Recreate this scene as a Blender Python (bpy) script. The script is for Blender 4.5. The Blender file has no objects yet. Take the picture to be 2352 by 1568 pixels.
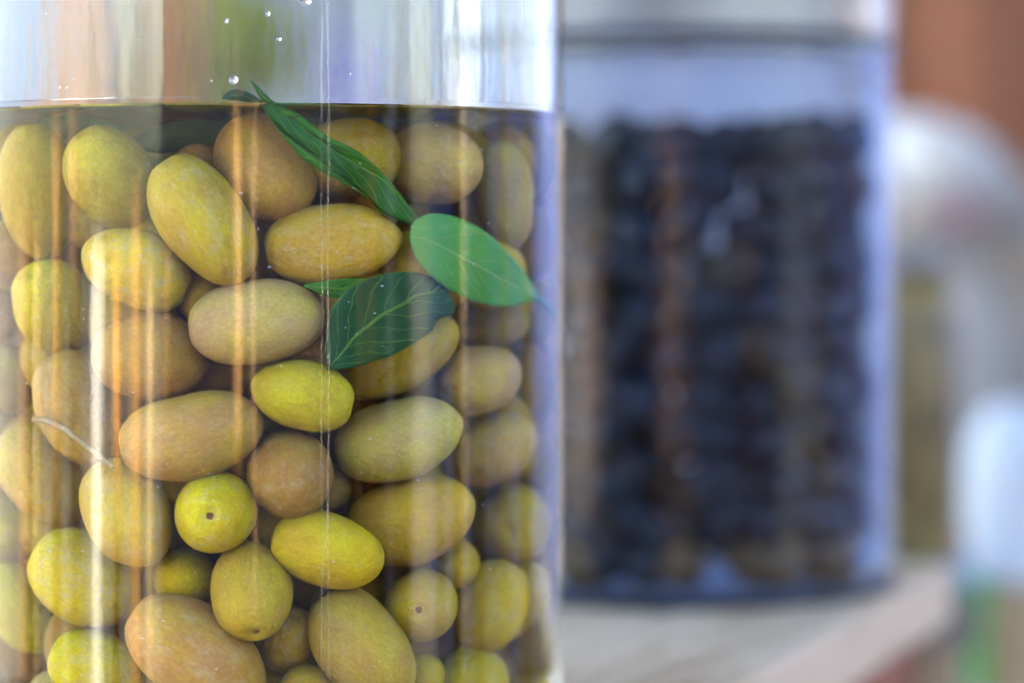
import bpy, bmesh, math, random
import numpy as np
from mathutils import Vector, Matrix

random.seed(11)
RNG = np.random.default_rng(11)
scn = bpy.context.scene
COL = scn.collection

# ------------------------------------------------------------------ camera
F = 6400.0            # focal length in pixels of a 2352 x 1568 picture
X0, Y0 = 1176.0, 490.0
CZ = 0.1280           # camera height over the table
cam_d = bpy.data.cameras.new("camera")
cam_d.sensor_width = 36.0
cam_d.lens = 36.0 * F / 2352.0
cam_d.shift_y = -(784.0 - Y0) / 2352.0
cam_d.clip_start = 0.01
cam_d.clip_end = 500.0
cam_d.dof.use_dof = True
cam_d.dof.focus_distance = 0.647
cam_d.dof.aperture_fstop = 4.4
cam_d.dof.aperture_blades = 0
cam = bpy.data.objects.new("camera", cam_d)
COL.objects.link(cam)
cam.location = (0, 0, CZ)
cam.rotation_euler = (math.radians(90), 0, 0)
scn.camera = cam

# ------------------------------------------------------------------ light
SUN_EL, SUN_AZ = 32.0, 15.0       # azimuth measured from +Y towards +X
world = bpy.data.worlds.new("World")
scn.world = world
world.use_nodes = True
wn = world.node_tree
bg = wn.nodes["Background"]
sky = wn.nodes.new("ShaderNodeTexSky")
sky.sky_type = 'NISHITA'
sky.sun_disc = False
sky.sun_elevation = math.radians(SUN_EL)
sky.sun_rotation = math.radians(SUN_AZ)
sky.air_density = 1.0
sky.dust_density = 2.0
wn.links.new(sky.outputs[0], bg.inputs[0])
bg.inputs[1].default_value = 0.05

sun_d = bpy.data.lights.new("sun", 'SUN')
sun_d.energy = 5.0
sun_d.angle = math.radians(0.6)
sun_d.color = (1.0, 0.93, 0.82)
sun = bpy.data.objects.new("sun", sun_d)
COL.objects.link(sun)
ce, se = math.cos(math.radians(SUN_EL)), math.sin(math.radians(SUN_EL))
SUN_DIR = Vector((math.sin(math.radians(SUN_AZ)) * ce, math.cos(math.radians(SUN_AZ)) * ce, se))
sun.rotation_euler = SUN_DIR.to_track_quat('Z', 'Y').to_euler()

scn.view_settings.view_transform = 'Standard'
scn.view_settings.look = 'None'
scn.view_settings.gamma = 1.0
scn.view_settings.use_curve_mapping = False
scn.view_settings.exposure = 4.4
scn.cycles.transparent_max_bounces = 40
scn.cycles.max_bounces = 10
scn.cycles.transmission_bounces = 8
scn.cycles.glossy_bounces = 4
scn.cycles.diffuse_bounces = 1
scn.cycles.use_adaptive_sampling = True
scn.cycles.adaptive_threshold = 0.03
scn.cycles.sample_clamp_indirect = 12.0
scn.cycles.use_denoising = True

# ------------------------------------------------------------------ helpers
def ray(px, py):
    return Vector(((px - X0) / F, 1.0, -(py - Y0) / F))

def P(px, py, D):
    """point at depth D along the view axis that shows at that pixel"""
    r = ray(px, py)
    return Vector((r.x * D, D, CZ + r.z * D))

def link(name, me, mat=None, parent=None):
    o = bpy.data.objects.new(name, me)
    COL.objects.link(o)
    if mat is not None and me is not None:
        for m in (mat if isinstance(mat, (list, tuple)) else [mat]):
            me.materials.append(m)
    if parent is not None:
        o.parent = parent
    return o

def empty(name, loc=(0, 0, 0), rz=0.0):
    o = bpy.data.objects.new(name, None)
    COL.objects.link(o)
    o.location = loc
    o.rotation_euler = (0, 0, rz)
    o.empty_display_size = 0.02
    return o

def tag(o, label=None, cat=None, group=None, kind=None):
    if label: o["label"] = label
    if cat: o["category"] = cat
    if group: o["group"] = group
    if kind: o["kind"] = kind
    return o

def smooth(me, on=True):
    me.polygons.foreach_set("use_smooth", [on] * len(me.polygons))
    return me

def mesh_from(name, verts, faces, sm=True, uvs=None):
    me = bpy.data.meshes.new(name)
    me.from_pydata([tuple(v) for v in verts], [], faces)
    if uvs is not None:
        uv = me.uv_layers.new(name="UVMap")
        for l in me.loops:
            uv.data[l.index].uv = uvs[l.vertex_index]
    me.update()
    if sm: smooth(me)
    return me

def lathe(name, prof, seg=96, closed=False, sm=True, mats=None):
    """prof: list of (r, z) going round the section; optional material index per segment"""
    vs, fs, mi = [], [], []
    n = len(prof)
    for (r, z) in prof:
        for k in range(seg):
            a = 2 * math.pi * k / seg
            vs.append((r * math.cos(a), r * math.sin(a), z))
    rng = range(n if closed else n - 1)
    for i in rng:
        j = (i + 1) % n
        for k in range(seg):
            k2 = (k + 1) % seg
            fs.append((i * seg + k, i * seg + k2, j * seg + k2, j * seg + k))
            mi.append(mats[i] if mats else 0)
    me = mesh_from(name, vs, fs, sm)
    if mats:
        me.polygons.foreach_set("material_index", mi)
    bm = bmesh.new(); bm.from_mesh(me)
    bmesh.ops.remove_doubles(bm, verts=bm.verts, dist=1e-7)
    bm.to_mesh(me); bm.free()
    return me

def box_mesh(name, sx, sy, sz, bevel=0.002, center_base=True):
    bm = bmesh.new()
    bmesh.ops.create_cube(bm, size=1.0)
    bmesh.ops.scale(bm, vec=(sx, sy, sz), verts=bm.verts)
    if center_base:
        bmesh.ops.translate(bm, vec=(0, 0, sz / 2), verts=bm.verts)
    if bevel > 0:
        bmesh.ops.bevel(bm, geom=list(bm.edges), offset=bevel, segments=2, affect='EDGES', profile=0.6)
    me = bpy.data.meshes.new(name)
    bm.to_mesh(me); bm.free()
    return me

# ------------------------------------------------------------------ materials
class NT:
    def __init__(self, name):
        self.m = bpy.data.materials.new(name)
        self.m.use_nodes = True
        self.t = self.m.node_tree
        self.t.nodes.clear()
        self.out = self.t.nodes.new("ShaderNodeOutputMaterial")
    def n(self, typ, **kw):
        nd = self.t.nodes.new(typ)
        for k, v in kw.items():
            if k.startswith("i_"):
                nd.inputs[k[2:].replace("_", " ")].default_value = v
            else:
                setattr(nd, k, v)
        return nd
    def l(self, a, b):
        self.t.links.new(a, b)
    def math(self, op, a, b=None, clamp=False):
        nd = self.n("ShaderNodeMath", operation=op, use_clamp=clamp)
        for i, v in enumerate((a, b)):
            if v is None: continue
            if isinstance(v, (int, float)): nd.inputs[i].default_value = v
            else: self.l(v, nd.inputs[i])
        return nd.outputs[0]
    def ramp(self, fac, stops, interp='LINEAR'):
        nd = self.n("ShaderNodeValToRGB")
        nd.color_ramp.interpolation = interp
        e = nd.color_ramp.elements
        while len(e) < len(stops): e.new(0.5)
        for el, (p, c) in zip(e, stops):
            el.position = p
            el.color = c if len(c) == 4 else (*c, 1)
        self.l(fac, nd.inputs[0])
        return nd.outputs[0]
    def mixc(self, fac, a, b, blend='MIX'):
        nd = self.n("ShaderNodeMix", data_type='RGBA', blend_type=blend)
        ins = [nd.inputs[0], nd.inputs[6], nd.inputs[7]]
        for s, v in zip(ins, (fac, a, b)):
            if isinstance(v, (int, float)): s.default_value = v
            elif isinstance(v, tuple): s.default_value = v if len(v) == 4 else (*v, 1)
            else: self.l(v, s)
        return nd.outputs[2]
    def coords(self, scale=(1, 1, 1), kind="Object", loc=(0, 0, 0)):
        tc = self.n("ShaderNodeTexCoord")
        mp = self.n("ShaderNodeMapping")
        mp.inputs["Scale"].default_value = scale
        mp.inputs["Location"].default_value = loc
        self.l(tc.outputs[kind], mp.inputs[0])
        return mp.outputs[0]
    def noise(self, vec, scale=5.0, detail=3.0, rough=0.55, dist=0.0):
        nd = self.n("ShaderNodeTexNoise")
        nd.inputs["Scale"].default_value = scale
        nd.inputs["Detail"].default_value = detail
        nd.inputs["Roughness"].default_value = rough
        nd.inputs["Distortion"].default_value = dist
        if vec is not None: self.l(vec, nd.inputs["Vector"])
        return nd.outputs[0]

def plain(name, col, rough=0.6, var=0.15, scale=8.0, stretch=(1, 1, 1), metal=0.0, bump=0.0, col2=None):
    t = NT(name)
    b = t.n("ShaderNodeBsdfPrincipled", i_Roughness=rough, i_Metallic=metal)
    v = t.coords(stretch)
    nz = t.noise(v, scale, 4.0)
    lo = tuple(max(0, c * (1 - var)) for c in col)
    hi = col2 if col2 else tuple(min(1, c * (1 + var)) for c in col)
    c = t.ramp(nz, [(0.3, lo), (0.7, hi)])
    t.l(c, b.inputs["Base Color"])
    if bump:
        bp = t.n("ShaderNodeBump", i_Strength=bump, i_Distance=0.002)
        t.l(nz, bp.inputs["Height"]); t.l(bp.outputs[0], b.inputs["Normal"])
    t.l(b.outputs[0], t.out.inputs[0])
    return t.m

def schlick(t, f0, normal=None, power=5.0):
    lw = t.n("ShaderNodeLayerWeight", i_Blend=0.5)
    if normal is not None: t.l(normal, lw.inputs["Normal"])
    p = t.math('POWER', lw.outputs["Facing"], power)
    return t.math('ADD', t.math('MULTIPLY', p, 1.0 - f0), f0, True)

def glass_wall(name, f0, tint, rough=0.03):
    """thin clear glass: passes light straight, reflects by facing angle"""
    t = NT(name)
    gl = t.n("ShaderNodeBsdfGlossy", i_Roughness=rough)
    gl.inputs["Color"].default_value = (1, 1, 1, 1)
    tr = t.n("ShaderNodeBsdfTransparent")
    tr.inputs[0].default_value = (*tint, 1)
    fac = schlick(t, f0)
    mx = t.n("ShaderNodeMixShader")
    t.l(fac, mx.inputs[0]); t.l(tr.outputs[0], mx.inputs[1]); t.l(gl.outputs[0], mx.inputs[2])
    t.l(mx.outputs[0], t.out.inputs[0])
    return t.m

def glass_solid(name, ior=1.45, col=(0.98, 0.99, 0.99), bump=0.05, streak=(45, 45, 2.5), rough=0.0):
    t = NT(name)
    g = t.n("ShaderNodeBsdfGlass", i_IOR=ior, i_Roughness=rough)
    g.inputs["Color"].default_value = (*col, 1)
    if bump:
        n1 = t.noise(t.coords(streak), 1.0, 3.0, 0.6)
        n2 = t.noise(t.coords((90, 90, 60)), 1.0, 3.0, 0.6)
        h = t.math('ADD', n1, t.math('MULTIPLY', n2, 0.35))
        bp = t.n("ShaderNodeBump", i_Strength=bump, i_Distance=0.004)
        t.l(h, bp.inputs["Height"]); t.l(bp.outputs[0], g.inputs["Normal"])
    t.l(g.outputs[0], t.out.inputs[0])
    return t.m

def brine_mat(name, tint, absorb, density, ior=1.33):
    """clear brine: straight through its sides, a true mirror-from-below surface on top, absorption that shades the gaps with depth"""
    t = NT(name)
    tr = t.n("ShaderNodeBsdfTransparent")
    tr.inputs[0].default_value = (*tint, 1)
    fr = t.n("ShaderNodeFresnel", i_IOR=ior)
    gl = t.n("ShaderNodeBsdfGlossy", i_Roughness=0.01)
    gl.inputs["Color"].default_value = (0.97, 0.97, 0.93, 1)
    ge = t.n("ShaderNodeNewGeometry")
    sp = t.n("ShaderNodeSeparateXYZ"); t.l(ge.outputs["True Normal"], sp.inputs[0])
    top = t.math('GREATER_THAN', t.math('ABSOLUTE', sp.outputs[2]), 0.35)
    po = t.n("ShaderNodeSeparateXYZ"); t.l(ge.outputs["Position"], po.inputs[0])
    top = t.math('MULTIPLY', top, t.math('GREATER_THAN', po.outputs[2], 0.05))
    mx = t.n("ShaderNodeMixShader")
    t.l(t.math('MULTIPLY', fr.outputs[0], top), mx.inputs[0])
    t.l(tr.outputs[0], mx.inputs[1]); t.l(gl.outputs[0], mx.inputs[2])
    t.l(mx.outputs[0], t.out.inputs[0])
    if density > 0:
        va = t.n("ShaderNodeVolumeAbsorption", i_Density=density)
        va.inputs["Color"].default_value = (*absorb, 1)
        t.l(va.outputs[0], t.out.inputs[1])
    return t.m

def olive_material(name, sss=0.0, rough=0.38, dark=False):
    t = NT(name)
    oi = t.n("ShaderNodeObjectInfo")
    tc = t.n("ShaderNodeTexCoord")
    # per-object offset so that no two olives share the same mottling
    off = t.n("ShaderNodeVectorMath", operation='SCALE')
    cmb = t.n("ShaderNodeCombineXYZ")
    for i in range(3): t.l(oi.outputs["Random"], cmb.inputs[i])
    t.l(cmb.outputs[0], off.inputs[0]); off.inputs["Scale"].default_value = 57.0
    add = t.n("ShaderNodeVectorMath", operation='ADD')
    t.l(tc.outputs["Object"], add.inputs[0]); t.l(off.outputs[0], add.inputs[1])
    v = add.outputs[0]
    base = oi.outputs["Color"]
    tan = t.mixc(1.0, base, (0.95, 0.82, 0.90), 'MULTIPLY')
    yel = t.mixc(1.0, base, (1.06, 1.06, 0.55), 'MULTIPLY')
    big = t.noise(v, 1.15, 4.0, 0.55, 0.15)
    c = t.mixc(t.ramp(big, [(0.36, (0, 0, 0)), (0.62, (1, 1, 1))]), tan, yel)
    # pale bloom
    pale = t.mixc(0.04 if dark else 0.55, base, (0.66, 0.55, 0.36))
    blo = t.noise(v, 2.8, 7.0, 0.72, 0.1)
    amt = t.math('POWER', oi.outputs["Random"], 1.8)
    bm_ = t.math('MULTIPLY', t.ramp(blo, [(0.48, (0, 0, 0)), (0.66, (0.9, 0.9, 0.9))]), amt)
    c = t.mixc(bm_, c, pale)
    # ochre bruises
    och = t.mixc(1.0, base, (0.80, 0.60, 0.40), 'MULTIPLY')
    bru = t.noise(v, 1.9, 5.0, 0.65, 0.1)
    c = t.mixc(t.ramp(bru, [(0.52, (0, 0, 0)), (0.78, (0.75, 0.75, 0.75))]), c, och)
    # pores
    vo = t.n("ShaderNodeTexVoronoi", feature='F1')
    vo.inputs["Scale"].default_value = 9.0
    t.l(v, vo.inputs["Vector"])
    dots = t.ramp(vo.outputs["Distance"], [(0.05, (1, 1, 1)), (0.12, (0, 0, 0))])
    pd = t.math('MULTIPLY', dots, t.ramp(t.noise(v, 1.4, 1.0), [(0.46, (0, 0, 0)), (0.56, (0.75, 0.75, 0.75))]))
    c = t.mixc(pd, c, t.mixc(1.0, base, (0.6, 0.42, 0.4), 'MULTIPLY'))
    sp_ = t.ramp(t.noise(v, 13.0, 4.0, 0.7), [(0.35, (0.89, 0.87, 0.82)), (0.70, (1.12, 1.12, 1.14))])
    c = t.mixc(1.0, c, sp_, 'MULTIPLY')
    b = t.n("ShaderNodeBsdfPrincipled", i_Roughness=rough)
    b.inputs["Specular IOR Level"].default_value = 0.35 if dark else 0.14
    b.inputs["Subsurface Weight"].default_value = sss
    b.inputs["Subsurface Radius"].default_value = (1.0, 0.7, 0.15)
    b.inputs["Subsurface Scale"].default_value = 0.003
    t.l(c, b.inputs["Base Color"])
    wr = t.noise(v, 3.4, 6.0, 0.66, 0.3)
    fine = t.noise(v, 22.0, 3.0, 0.6)
    h = t.math('ADD', t.math('MULTIPLY', wr, 1.0), t.math('MULTIPLY', fine, 0.06))
    h = t.math('SUBTRACT', h, t.math('MULTIPLY', dots, 0.03))
    bp = t.n("ShaderNodeBump", i_Strength=0.5, i_Distance=0.002)
    t.l(h, bp.inputs["Height"]); t.l(bp.outputs[0], b.inputs["Normal"])
    t.l(b.outputs[0], t.out.inputs[0])
    return t.m

def leaf_material(name, dark, light, vein, trans=0.25):
    t = NT(name)
    tc = t.n("ShaderNodeTexCoord")
    sep = t.n("ShaderNodeSeparateXYZ")
    t.l(tc.outputs["UV"], sep.inputs[0])
    u, v = sep.outputs[0], sep.outputs[1]
    d = t.math('ABSOLUTE', t.math('SUBTRACT', v, 0.5))
    wob = t.math('MULTIPLY', t.math('SUBTRACT', t.noise(tc.outputs["UV"], 6.0, 2.0), 0.5), 0.10)
    # side veins sweeping forward from the midrib
    ph = t.math('ADD', t.math('SUBTRACT', t.math('MULTIPLY', u, 7.0), t.math('MULTIPLY', d, 4.5)), t.math('MULTIPLY', wob, 7.0))
    fr = t.math('ABSOLUTE', t.math('SUBTRACT', t.math('FRACT', ph), 0.5))
    side = t.ramp(fr, [(0.0, (0.75, 0.75, 0.75)), (0.035, (0.4, 0.4, 0.4)), (0.07, (0, 0, 0))])
    mid = t.ramp(d, [(0.0, (1, 1, 1)), (0.014, (1, 1, 1)), (0.03, (0, 0, 0))])
    edge = t.ramp(d, [(0.475, (0, 0, 0)), (0.495, (0.8, 0.8, 0.8))])
    vo = t.n("ShaderNodeTexVoronoi", feature='DISTANCE_TO_EDGE')
    vo.inputs["Scale"].default_value = 45.0
    t.l(tc.outputs["UV"], vo.inputs["Vector"])
    net = t.ramp(vo.outputs["Distance"], [(0.0, (0.35, 0.35, 0.35)), (0.06, (0, 0, 0))])
    nz = t.noise(tc.outputs["UV"], 4.0, 4.0)
    c = t.mixc(t.ramp(nz, [(0.3, (0, 0, 0)), (0.7, (1, 1, 1))]), dark, light)
    c = t.mixc(net, c, tuple(x * 0.75 for x in vein))
    c = t.mixc(side, c, vein)
    c = t.mixc(edge, c, vein)
    c = t.mixc(mid, c, vein)
    b = t.n("ShaderNodeBsdfPrincipled", i_Roughness=0.4)
    b.inputs["Specular IOR Level"].default_value = 0.25
    t.l(c, b.inputs["Base Color"])
    bp = t.n("ShaderNodeBump", i_Strength=0.4, i_Distance=0.0006)
    hh = t.math('ADD', side, mid)
    t.l(hh, bp.inputs["Height"]); t.l(bp.outputs[0], b.inputs["Normal"])
    tl = t.n("ShaderNodeBsdfTranslucent")
    t.l(t.mixc(1.0, c, (1.2, 1.3, 0.6), 'MULTIPLY'), tl.inputs[0])
    mx = t.n("ShaderNodeMixShader", i_Fac=trans)
    t.l(b.outputs[0], mx.inputs[1]); t.l(tl.outputs[0], mx.inputs[2])
    t.l(mx.outputs[0], t.out.inputs[0])
    return t.m

def cloth(name, col, trans=0.3, rough=0.9):
    t = NT(name)
    nz = t.noise(t.coords((1, 1, 1)), 3.0, 4.0)
    c = t.ramp(nz, [(0.3, tuple(x * 0.9 for x in col)), (0.7, col)])
    d = t.n("ShaderNodeBsdfDiffuse", i_Roughness=rough); t.l(c, d.inputs[0])
    tl = t.n("ShaderNodeBsdfTranslucent"); t.l(c, tl.inputs[0])
    mx = t.n("ShaderNodeMixShader", i_Fac=trans)
    t.l(d.outputs[0], mx.inputs[1]); t.l(tl.outputs[0], mx.inputs[2])
    t.l(mx.outputs[0], t.out.inputs[0])
    return t.m

def wood_paint(name):
    """worn off-white paint over pale wood, grain along X"""
    t = NT(name)
    g = t.noise(t.coords((6, 60, 60)), 1.0, 5.0, 0.6, 0.4)
    wood = t.ramp(g, [(0.3, (0.42, 0.25, 0.13)), (0.7, (0.58, 0.40, 0.24))])
    w = t.noise(t.coords((7, 40, 40)), 1.0, 5.0, 0.65, 0.5)
    f = t.ramp(w, [(0.34, (0, 0, 0)), (0.55, (0.9, 0.9, 0.9))])
    c = t.mixc(f, wood, (0.86, 0.65, 0.45))
    b = t.n("ShaderNodeBsdfPrincipled", i_Roughness=0.65)
    t.l(c, b.inputs["Base Color"])
    bp = t.n("ShaderNodeBump", i_Strength=0.3, i_Distance=0.001)
    t.l(t.math('ADD', g, f), bp.inputs["Height"]); t.l(bp.outputs[0], b.inputs["Normal"])
    t.l(b.outputs[0], t.out.inputs[0])
    return t.m

M = {}
M['ground'] = plain("grey_paving", (0.13, 0.12, 0.115), 0.85, 0.2, 1.5, bump=0.2)
M['paint'] = wood_paint("worn_white_wood")
M['brown'] = plain("brown_board", (0.36, 0.12, 0.05), 0.6, 0.2, 3.0, (1, 8, 8))
M['glass_out'] = glass_wall("clear_glass_outer", 0.034, (0.985, 0.992, 0.988), 0.085)
M['glass_far'] = glass_wall("clear_glass_far", 0.022, (0.985, 0.992, 0.988), 0.22)
M['glass_in'] = glass_wall("clear_glass_inner", 0.006, (0.99, 0.995, 0.992))
M['glass_up'] = glass_solid("clear_glass_upper", 1.45, bump=0.045, streak=(60, 60, 6))
M['glass_seam'] = glass_wall("clear_glass_seam", 0.06, (0.93, 0.95, 0.94))
M['glass_drop'] = glass_solid("water_drop", 1.33, bump=0)
M['brine'] = brine_mat("gap_shading_brine", (0.995, 0.99, 0.96), (0.40, 0.37, 0.27), 27.0)  # absorption put in to darken gaps between olives as shade would
M['brine2'] = brine_mat("dark_brine", (0.74, 0.83, 0.98), (0.3, 0.35, 0.5), 0.0)
M['olive'] = olive_material("green_olive_skin")
M['olive_black'] = olive_material("black_olive_skin", 0.0, 0.16, True)
M['scar'] = plain("stem_scar_brown", (0.22, 0.095, 0.04), 0.8, 0.5, 3000.0)
M['leaf_a'] = leaf_material("leaf_long", (0.03, 0.16, 0.015), (0.09, 0.34, 0.025), (0.30, 0.55, 0.05), 0.3)
M['leaf_b'] = leaf_material("leaf_bright", (0.07, 0.36, 0.04), (0.13, 0.48, 0.07), (0.24, 0.50, 0.13), 0.2)
M['leaf_c'] = leaf_material("leaf_dark", (0.006, 0.06, 0.02), (0.012, 0.11, 0.03), (0.11, 0.25, 0.045), 0.15)
M['leaf_e'] = leaf_material("leaf_fold", (0.02, 0.13, 0.015), (0.04, 0.21, 0.025), (0.20, 0.42, 0.05), 0.3)
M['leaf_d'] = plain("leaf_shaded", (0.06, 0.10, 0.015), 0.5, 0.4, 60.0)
M['twig'] = plain("twig_tan", (0.40, 0.27, 0.12), 0.7, 0.3, 300.0)
M['white'] = plain("white_paint", (0.80, 0.79, 0.77), 0.6, 0.05, 3.0)
M['orange'] = plain("orange_wood", (0.42, 0.22, 0.075), 0.6, 0.2, 4.0, (1, 1, .2))
M['red'] = plain("red_orange_paint", (0.70, 0.16, 0.05), 0.6, 0.1, 4.0)
M['cream'] = plain("cream_paint", (0.58, 0.44, 0.24), 0.6, 0.1, 4.0)
M['navy'] = cloth("dark_navy_cloth", (0.018, 0.02, 0.035), 0.0)
M['canopy'] = cloth("cream_canopy_cloth", (0.75, 0.72, 0.66), 0.05)
M['tarp'] = cloth("lavender_tarp", (0.60, 0.61, 0.66), 0.042)
M['bluecloth'] = cloth("blue_reflector_cloth", (0.30, 0.40, 0.76), 0.32)
M['palepink'] = plain("pale_pink_board", (0.88, 0.70, 0.68), 0.7, 0.25, 14.0)
M['tan'] = plain("tan_board", (0.76, 0.36, 0.10), 0.7, 0.2, 6.0)
M['peach'] = plain("peach_board", (0.80, 0.38, 0.16), 0.7, 0.15, 6.0)
M['lav'] = plain("lavender_plastic", (0.36, 0.34, 0.62), 0.4, 0.15, 6.0)
M['dish'] = plain("blue_glaze", (0.45, 0.58, 0.74), 0.3, 0.1, 30.0)
M['blue'] = plain("pale_blue_plastic", (0.40, 0.52, 0.74), 0.4, 0.15, 6.0)
M['pink'] = plain("magenta_cloth", (0.60, 0.18, 0.42), 0.7, 0.15, 6.0)
M['bark'] = plain("brown_post_wood", (0.25, 0.15, 0.09), 0.8, 0.3, 4.0, (8, 8, 1))
M['shrub'] = cloth("shrub_leaf", (0.62, 0.66, 0.06), 0.5)
M['awning'] = cloth("brown_awning_cloth", (0.46, 0.19, 0.10), 0.10)
M['green'] = plain("green_label", (0.01, 0.60, 0.12), 0.5, 0.1, 5.0)
M['taupe'] = plain("taupe_board", (0.30, 0.25, 0.20), 0.8, 0.3, 5.0)
M['bowl'] = plain("white_glaze", (0.88, 0.93, 0.98), 0.35, 0.05, 5.0)
M['ball'] = plain("cream_rind", (0.72, 0.62, 0.48), 0.5, 0.1, 5.0)
M['pinkball'] = plain("pink_rind", (0.55, 0.30, 0.30), 0.5, 0.1, 5.0)
M['metal'] = plain("dark_steel", (0.05, 0.06, 0.09), 0.35, 0.2, 20.0, metal=0.7)
M['greyjar'] = plain("grey_stoneware", (0.36, 0.32, 0.28), 0.5, 0.15, 9.0)
M['olivemass'] = plain("olive_green_glaze", (0.21, 0.145, 0.04), 0.35, 0.75, 55.0)

# ------------------------------------------------------------------ setting
def ground():
    me = mesh_from("ground", [(-80, -80, 0), (80, -80, 0), (80, 80, 0), (-80, 80, 0)], [(0, 1, 2, 3)], False)
    o = link("ground", me, M['ground'])
    o.location = (0, 0, -0.80)
    tag(o, kind="structure")
ground()

TABLE_DIR = math.atan2(0.935, 0.355)      # the table's long edge runs away to the upper right
def table():
    # local frame: x along the edge seen at lower right, y to its left
    t = empty("market_table", (0.163, 1.022, 0.0), TABLE_DIR)
    tag(t, "worn white-painted plank table under the two big jars", "table")
    W, L, TH = 0.062, 0.50, 0.022
    for i in range(4):
        me = box_mesh("plank", L, W - 0.003, TH, 0.0025)
        o = link("plank", me, M['paint'], t)
        o.location = (-L / 2, W * (i + 0.5), -TH - 0.0005 * (i % 2))
    ap = link("apron", box_mesh("apron", L - 0.03, 0.02, 0.10, 0.002), M['brown'], t)
    ap.location = (-L / 2 - 0.006, 0.022, -TH - 0.102)
    ap2 = link("apron", box_mesh("apron", 0.02, W * 4 - 0.09, 0.10, 0.002), M['brown'], t)
    ap2.location = (-0.022, W * 2 + 0.02, -TH - 0.102)
    for (x, y) in ((-0.06, 0.06), (-L + 0.05, 0.06), (-0.06, W * 4 - 0.04), (-L + 0.05, W * 4 - 0.04)):
        lg = link("leg", box_mesh("leg", 0.05, 0.05, 0.80 - TH - 0.006, 0.003), M['brown'], t)
        lg.location = (x, y, -0.80 + 0.002)
table()

def canopy():
    t = empty("stall_canopy", (0, 0, 0))
    tag(t, "cream cloth canopy shading the whole table from above the frame", "canopy")
    n = 24
    x0, x1, y0, y1, z0 = -0.90, 3.0, 0.30, 7.0, 1.20
    vs, fs = [], []
    for i in range(n + 1):
        for j in range(n + 1):
            u, v = i / n, j / n
            sag = -0.10 * math.sin(math.pi * ((u * 4) % 1.0)) - 0.05 * math.sin(math.pi * v)
            vs.append((x0 + (x1 - x0) * u, y0 + (y1 - y0) * v, z0 + 0.15 + sag))
    for i in range(n):
        for j in range(n):
            a = i * (n + 1) + j
            fs.append((a, a + n + 1, a + n + 2, a + 1))
    o = link("cloth", mesh_from("cloth", vs, fs), M['canopy'], t)
    md = o.modifiers.new("thick", 'SOLIDIFY'); md.thickness = 0.002
    for (x, y) in ((x0, y1), (x1, y1)):
        p = link("pole", lathe("pole", [(0.0, 0), (0.022, 0), (0.022, z0 + 0.97), (0.0, z0 + 0.97)], 16), M['white'], t)
        p.location = (x, y, -0.80)
canopy()

# ------------------------------------------------------------------ jar geometry
JX, JY, JR = -0.0632, 0.7112, 0.0765        # jar of green olives
JT = 0.0013                                 # wall
RIN = JR - JT
LEVEL = CZ + (Y0 - 236.0) / F * (JY - RIN)  # brine level
JTOP = 0.205

def hit_cyl(px, py, R, cx=JX, cy=JY, back=False):
    r = ray(px, py)
    a = r.x * r.x + 1.0
    b = -2 * (r.x * cx + cy)
    c = cx * cx + cy * cy - R * R
    disc = b * b - 4 * a * c
    if disc < 0:
        t = -b / (2 * a)
        q = Vector((r.x * t - cx, t - cy)); q *= R / q.length
        return Vector((cx + q.x, cy + q.y, CZ + r.z * t))
    t = (-b + (1 if back else -1) * math.sqrt(disc)) / (2 * a)
    return Vector((r.x * t, t, CZ + r.z * t))

# things behind the viewer that only show as streaks on the glass
def mirror_dir(px):
    p = hit_cyl(px, Y0, JR)
    nrm = Vector((p.x - JX, p.y - JY)).normalized()
    d = Vector((p.x, p.y)).normalized()
    return Vector((p.x, p.y)), d - 2 * d.dot(nrm) * nrm

def streak_post(px, wpx, mat, ytop, dist, name, label, cat):
    wpx *= 1.35
    a0, d0 = mirror_dir(px - wpx / 2)
    a1, d1 = mirror_dir(px + wpx / 2)
    q0, q1 = a0 + d0 * dist, a1 + d1 * dist
    w = (q1 - q0).length
    c = (q0 + q1) / 2
    tot = (dist + 0.64)
    top = CZ - (ytop - Y0) / F * tot
    h = top + 0.80
    t = empty(name, (c.x, c.y, -0.80))
    tag(t, label, cat, "sunlit posts behind the viewer")
    r = w / 2
    sh = link("shaft", lathe("shaft", [(0.0, 0.03), (r, 0.03), (r, h - 0.02), (r * 0.8, h), (0.0, h)], 24), mat, t)
    bs = link("base", lathe("base", [(0.0, 0), (r * 1.6, 0), (r * 1.6, 0.03), (0.0, 0.03)], 24), M['bark'], t)
    return t

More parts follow.
